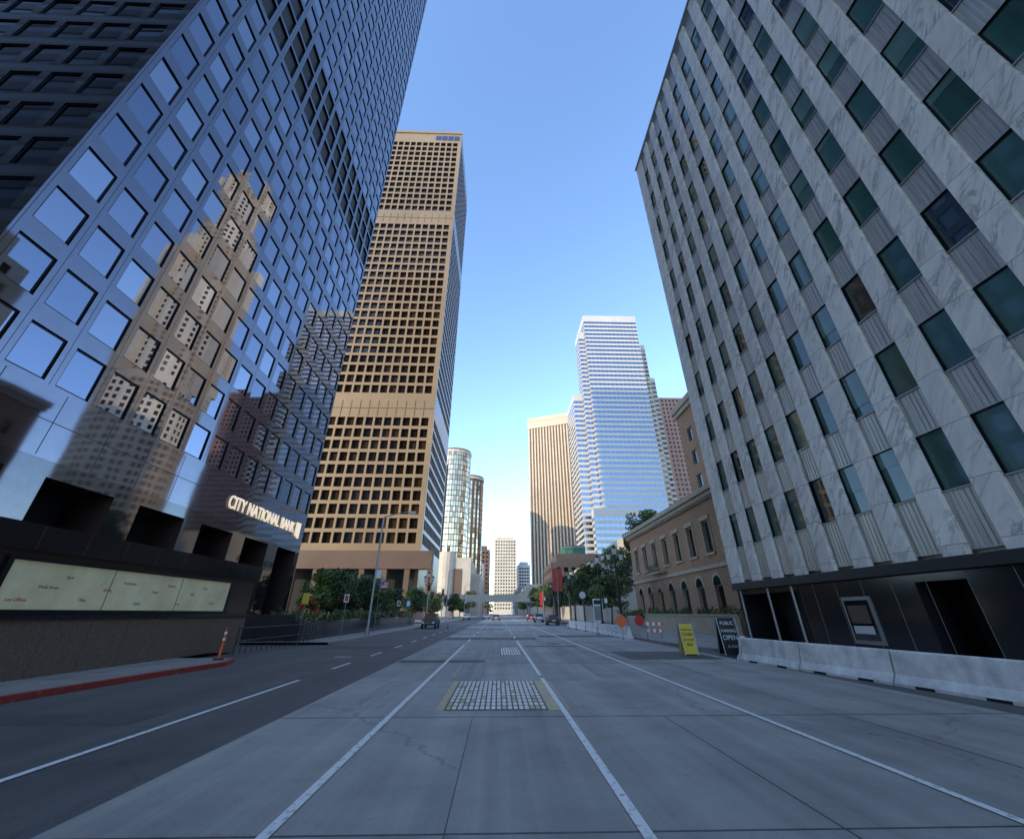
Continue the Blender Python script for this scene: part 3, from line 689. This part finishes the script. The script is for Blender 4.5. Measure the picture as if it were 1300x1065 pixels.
def globe_lamp(x,y):
    b=B('globe_street_lamp'); b.cyl((0,0,0),(0,0,0.8),0.25,0.16,M_blackmatte,12); b.cyl((0,0,0.8),(0,0,6.5),0.11,0.08,M_blackmatte,10)
    b.cyl((0,0,2.6),(0,0,2.8),0.15,0.15,M_blackmatte,10)
    for sg in (-1,1):
        prev=Vector((0,0,5.5))
        for i in range(1,6):
            t=i/5; q=Vector((sg*0.62*math.sin(t*1.57),0,5.5+0.55*(t**2)-0.15*math.sin(t*3.1))); b.cyl(prev,q,0.045,0.04,M_blackmatte,6); prev=q
        b.cyl(prev,prev+Z*0.12,0.1,0.14,M_blackmatte,8); b.cyl(prev+Z*0.12,prev+Z*0.6,0.14,0.24,M_globe,10); b.cyl(prev+Z*0.6,prev+Z*0.85,0.27,0.03,M_blackmatte,10)
    b.cyl((0,0,6.5),(0,0,6.65),0.1,0.15,M_blackmatte,8); b.cyl((0,0,6.65),(0,0,7.2),0.16,0.27,M_globe,10); b.cyl((0,0,7.2),(0,0,7.55),0.3,0.03,M_blackmatte,10)
    b.done((x,y,0.14))
for y in (44,52,70,95): globe_lamp(11.5,y)
globe_lamp(-11.3,75)
def signal(x,y,sg):
    b=B('traffic_signal'); b.cyl((0,0,0),(0,0,4.6),0.09,0.07,M_metal,10)
    for dx,zz in ((0,4.6),(sg*0.6,3.4)):
        b.box(dx-0.2,dx+0.2,-0.15,0.15,zz,zz+1.15,M_blackmatte)
        for k,mm in enumerate((M_green,M_yel,M_red)): b.cyl((dx,-0.2,zz+0.2+k*0.36),(dx,-0.151,zz+0.2+k*0.36),0.14,0.14,M_dark if k<2 else mm,12)
    b.box(min(0,sg*0.6),max(0,sg*0.6),-0.03,0.03,4.0,4.06,M_metal)
    b.done((x,y,0.14))
signal(-10.9,73,1); signal(11.2,73,-1); signal(-10.9,92,1); signal(11,92,-1)
b=B('red_banner_pole'); b.cyl((0,0,0),(0,0,9.5),0.1,0.08,M_metal,8); b.box(-0.95,-0.12,-0.03,0.03,5.2,9.2,M_red); b.box(0.12,0.95,-0.03,0.03,5.2,9.2,M_red); b.done((11.4,88,0.14))
b=B('red_banner_pole'); b.cyl((0,0,0),(0,0,6.5),0.1,0.08,M_metal,8); b.box(-0.8,-0.1,-0.03,0.03,3.2,6.2,M_red); b.done((11.6,120,0.14))
b=B('flag'); b.cyl((0,0,0),(0,0,4.4),0.04,0.03,M_metal,6)
for k in range(7): b.box(0.05,0.75,-0.01,0.01,3.6+k*.08,3.68+k*.08,M_red if k%2==0 else M_wsign)
b.box(0.05,0.38,-0.015,0.015,3.88,4.16,M_blue); b.done((-11.2,44,0.14))
b=B('utility_cabinet'); b.box(-.4,.4,-.3,.3,0,1.3,M_metal); b.box(-.43,.43,-.33,.33,1.3,1.36,M_metal); b.done((11.4,40,0.14))
b=B('chainlink_fence')
for i in range(12): b.cyl((0,i*2.5,0),(0,i*2.5,1.9),0.03,0.03,M_metal,6)
for zz in (0.1,1.0,1.9): b.cyl((0,0,zz),(0,27.5,zz),0.02,0.02,M_metal,6)
for i in range(110): b.cyl((0,i*.25,0.1),(0,i*.25,1.9),0.006,0.006,M_metal,3,False)
b.done((10.8,95,0.14))
# ---------------------------------------------------------------- cars
def car(name,x,y,paintm,rear=True,suv=True):
    b=B(name); hh=1.65 if suv else 1.42
    body=[(-2.3,0.35),(-2.3,0.95),(-2.2,1.02),(1.0,1.0),(2.0,0.86),(2.28,0.7),(2.3,0.35)]
    ws=[0.88,0.92,0.88,0.88,0.84,0.82,0.82]
    n=len(body)
    for i in range(n):
        j=(i+1)%n; (ya,za),(yb,zb)=body[i],body[j]
        b.poly([(-ws[i],ya,za),(ws[i],ya,za),(ws[j],yb,zb),(-ws[j],yb,zb)],paintm)
    b.poly([(ws[i],body[i][0],body[i][1]) for i in range(n)],paintm); b.poly([(-ws[i],body[i][0],body[i][1]) for i in reversed(range(n))],paintm)
    low=[(-2.18,1.02),(1.0,1.0)]; top=[(-1.75,hh-0.06),(0.1,hh-0.06)]
    def cab(a,c,wa,wc,mm): 
        (y0,z0),(y1,z1)=a; (y2,z2),(y3,z3)=c
        b.poly([(-wa,y0,z0),(-wc,y2,z2),(-wc,y3,z3),(-wa,y1,z1)],mm); b.poly([(wa,y0,z0),(wa,y1,z1),(wc,y3,z3),(wc,y2,z2)],mm)
        b.poly([(-wa,y0,z0),(wa,y0,z0),(wc,y2,z2),(-wc,y2,z2)],mm); b.poly([(-wa,y1,z1),(wa,y1,z1),(wc,y3,z3),(-wc,y3,z3)],mm)
    cab(low,top,0.83,0.68,M_carglass)
    b.box(-0.69,0.69,-1.78,0.12,hh-0.06,hh,paintm)
    for yy in (-0.95,0.0): 
        for s in (-1,1): b.poly([(s*0.845,yy-.04,1.0),(s*0.845,yy+.04,1.0),(s*0.69,yy+.04,hh-.05),(s*0.69,yy-.04,hh-.05)],paintm)
    for s in (-1,1):
        for yy in (-1.4,1.42):
            b.cyl((s*0.70,yy,0.34),(s*0.93,yy,0.34),0.34,0.34,M_tire,18); b.cyl((s*0.931,yy,0.34),(s*0.94,yy,0.34),0.2,0.2,M_metal,12)
        b.box(min(s*.55,s*.86),max(s*.55,s*.86),-2.33,-2.301,0.72,0.95,M_lampred); b.box(min(s*.5,s*.8),max(s*.5,s*.8),2.28,2.32,0.6,0.75,M_lampw)
        b.box(min(s*.86,s*1.05),max(s*.86,s*1.05),0.75,0.9,0.98,1.12,paintm)
    b.box(-0.25,0.25,-2.32,-2.301,0.6,0.75,M_wsign); b.box(-0.85,0.85,-2.36,-2.301,0.38,0.55,M_blackmatte); b.box(-0.8,0.8,2.301,2.36,0.38,0.55,M_blackmatte)
    b.done((x,y,0.012),0 if rear else math.pi)
P_black=mat('car_paint_black',(0.012,0.013,0.016),0.3); P_white=mat('car_paint_white',(0.6,0.6,0.6),0.25,coat=1); P_blue=mat('car_paint_grey',(0.08,0.10,0.14),0.25,0.3,coat=1); P_red=mat('car_paint_red',(0.3,0.02,0.02),0.25,coat=1)
car('suv',-8.5,61,P_black,False); car('sedan',-0.4,118,P_blue,True,False); car('sedan',-3.6,150,P_white,False,False)
car('suv',8.6,100,P_white,True); car('sedan',8.7,76,P_black,True,False); car('sedan',8.6,125,P_red,True,False); car('sedan',-8.6,132,P_white,False,False)

# ---------------------------------------------------------------- light
sc=bpy.context.scene
el=math.radians(21); az=math.radians(232)
d=Vector((math.sin(az)*math.cos(el),math.cos(az)*math.cos(el),math.sin(el)))
L=bpy.data.lights.new('sun','SUN'); L.energy=3.9; L.angle=math.radians(0.5); L.color=(1.0,0.80,0.54)
o=bpy.data.objects.new('sun',L); sc.collection.objects.link(o); o.rotation_euler=d.to_track_quat('Z','Y').to_euler()
w=bpy.data.worlds.new('World'); sc.world=w; w.use_nodes=True; nt=w.node_tree
bg=nt.nodes['Background']; sky=nt.nodes.new('ShaderNodeTexSky'); sky.sky_type='NISHITA'; sky.sun_disc=False
sky.sun_elevation=el; sky.sun_rotation=az; sky.air_density=0.85; sky.dust_density=0.15; sky.ozone_density=3.0
nt.links.new(sky.outputs[0],bg.inputs[0]); bg.inputs[1].default_value=0.58
# ---------------------------------------------------------------- camera
cam=bpy.data.cameras.new('camera'); cam.sensor_fit='HORIZONTAL'; cam.sensor_width=36; cam.lens=526/1300*36; cam.shift_y=-0.035; cam.clip_end=8000; cam.clip_start=0.05
co=bpy.data.objects.new('camera',cam); sc.collection.objects.link(co); co.location=(0,0,1.7); co.rotation_euler=(math.radians(90+28.95),0,math.radians(-1.715)); sc.camera=co
sc.view_settings.view_transform='Standard'; sc.view_settings.look='None'; sc.view_settings.exposure=0
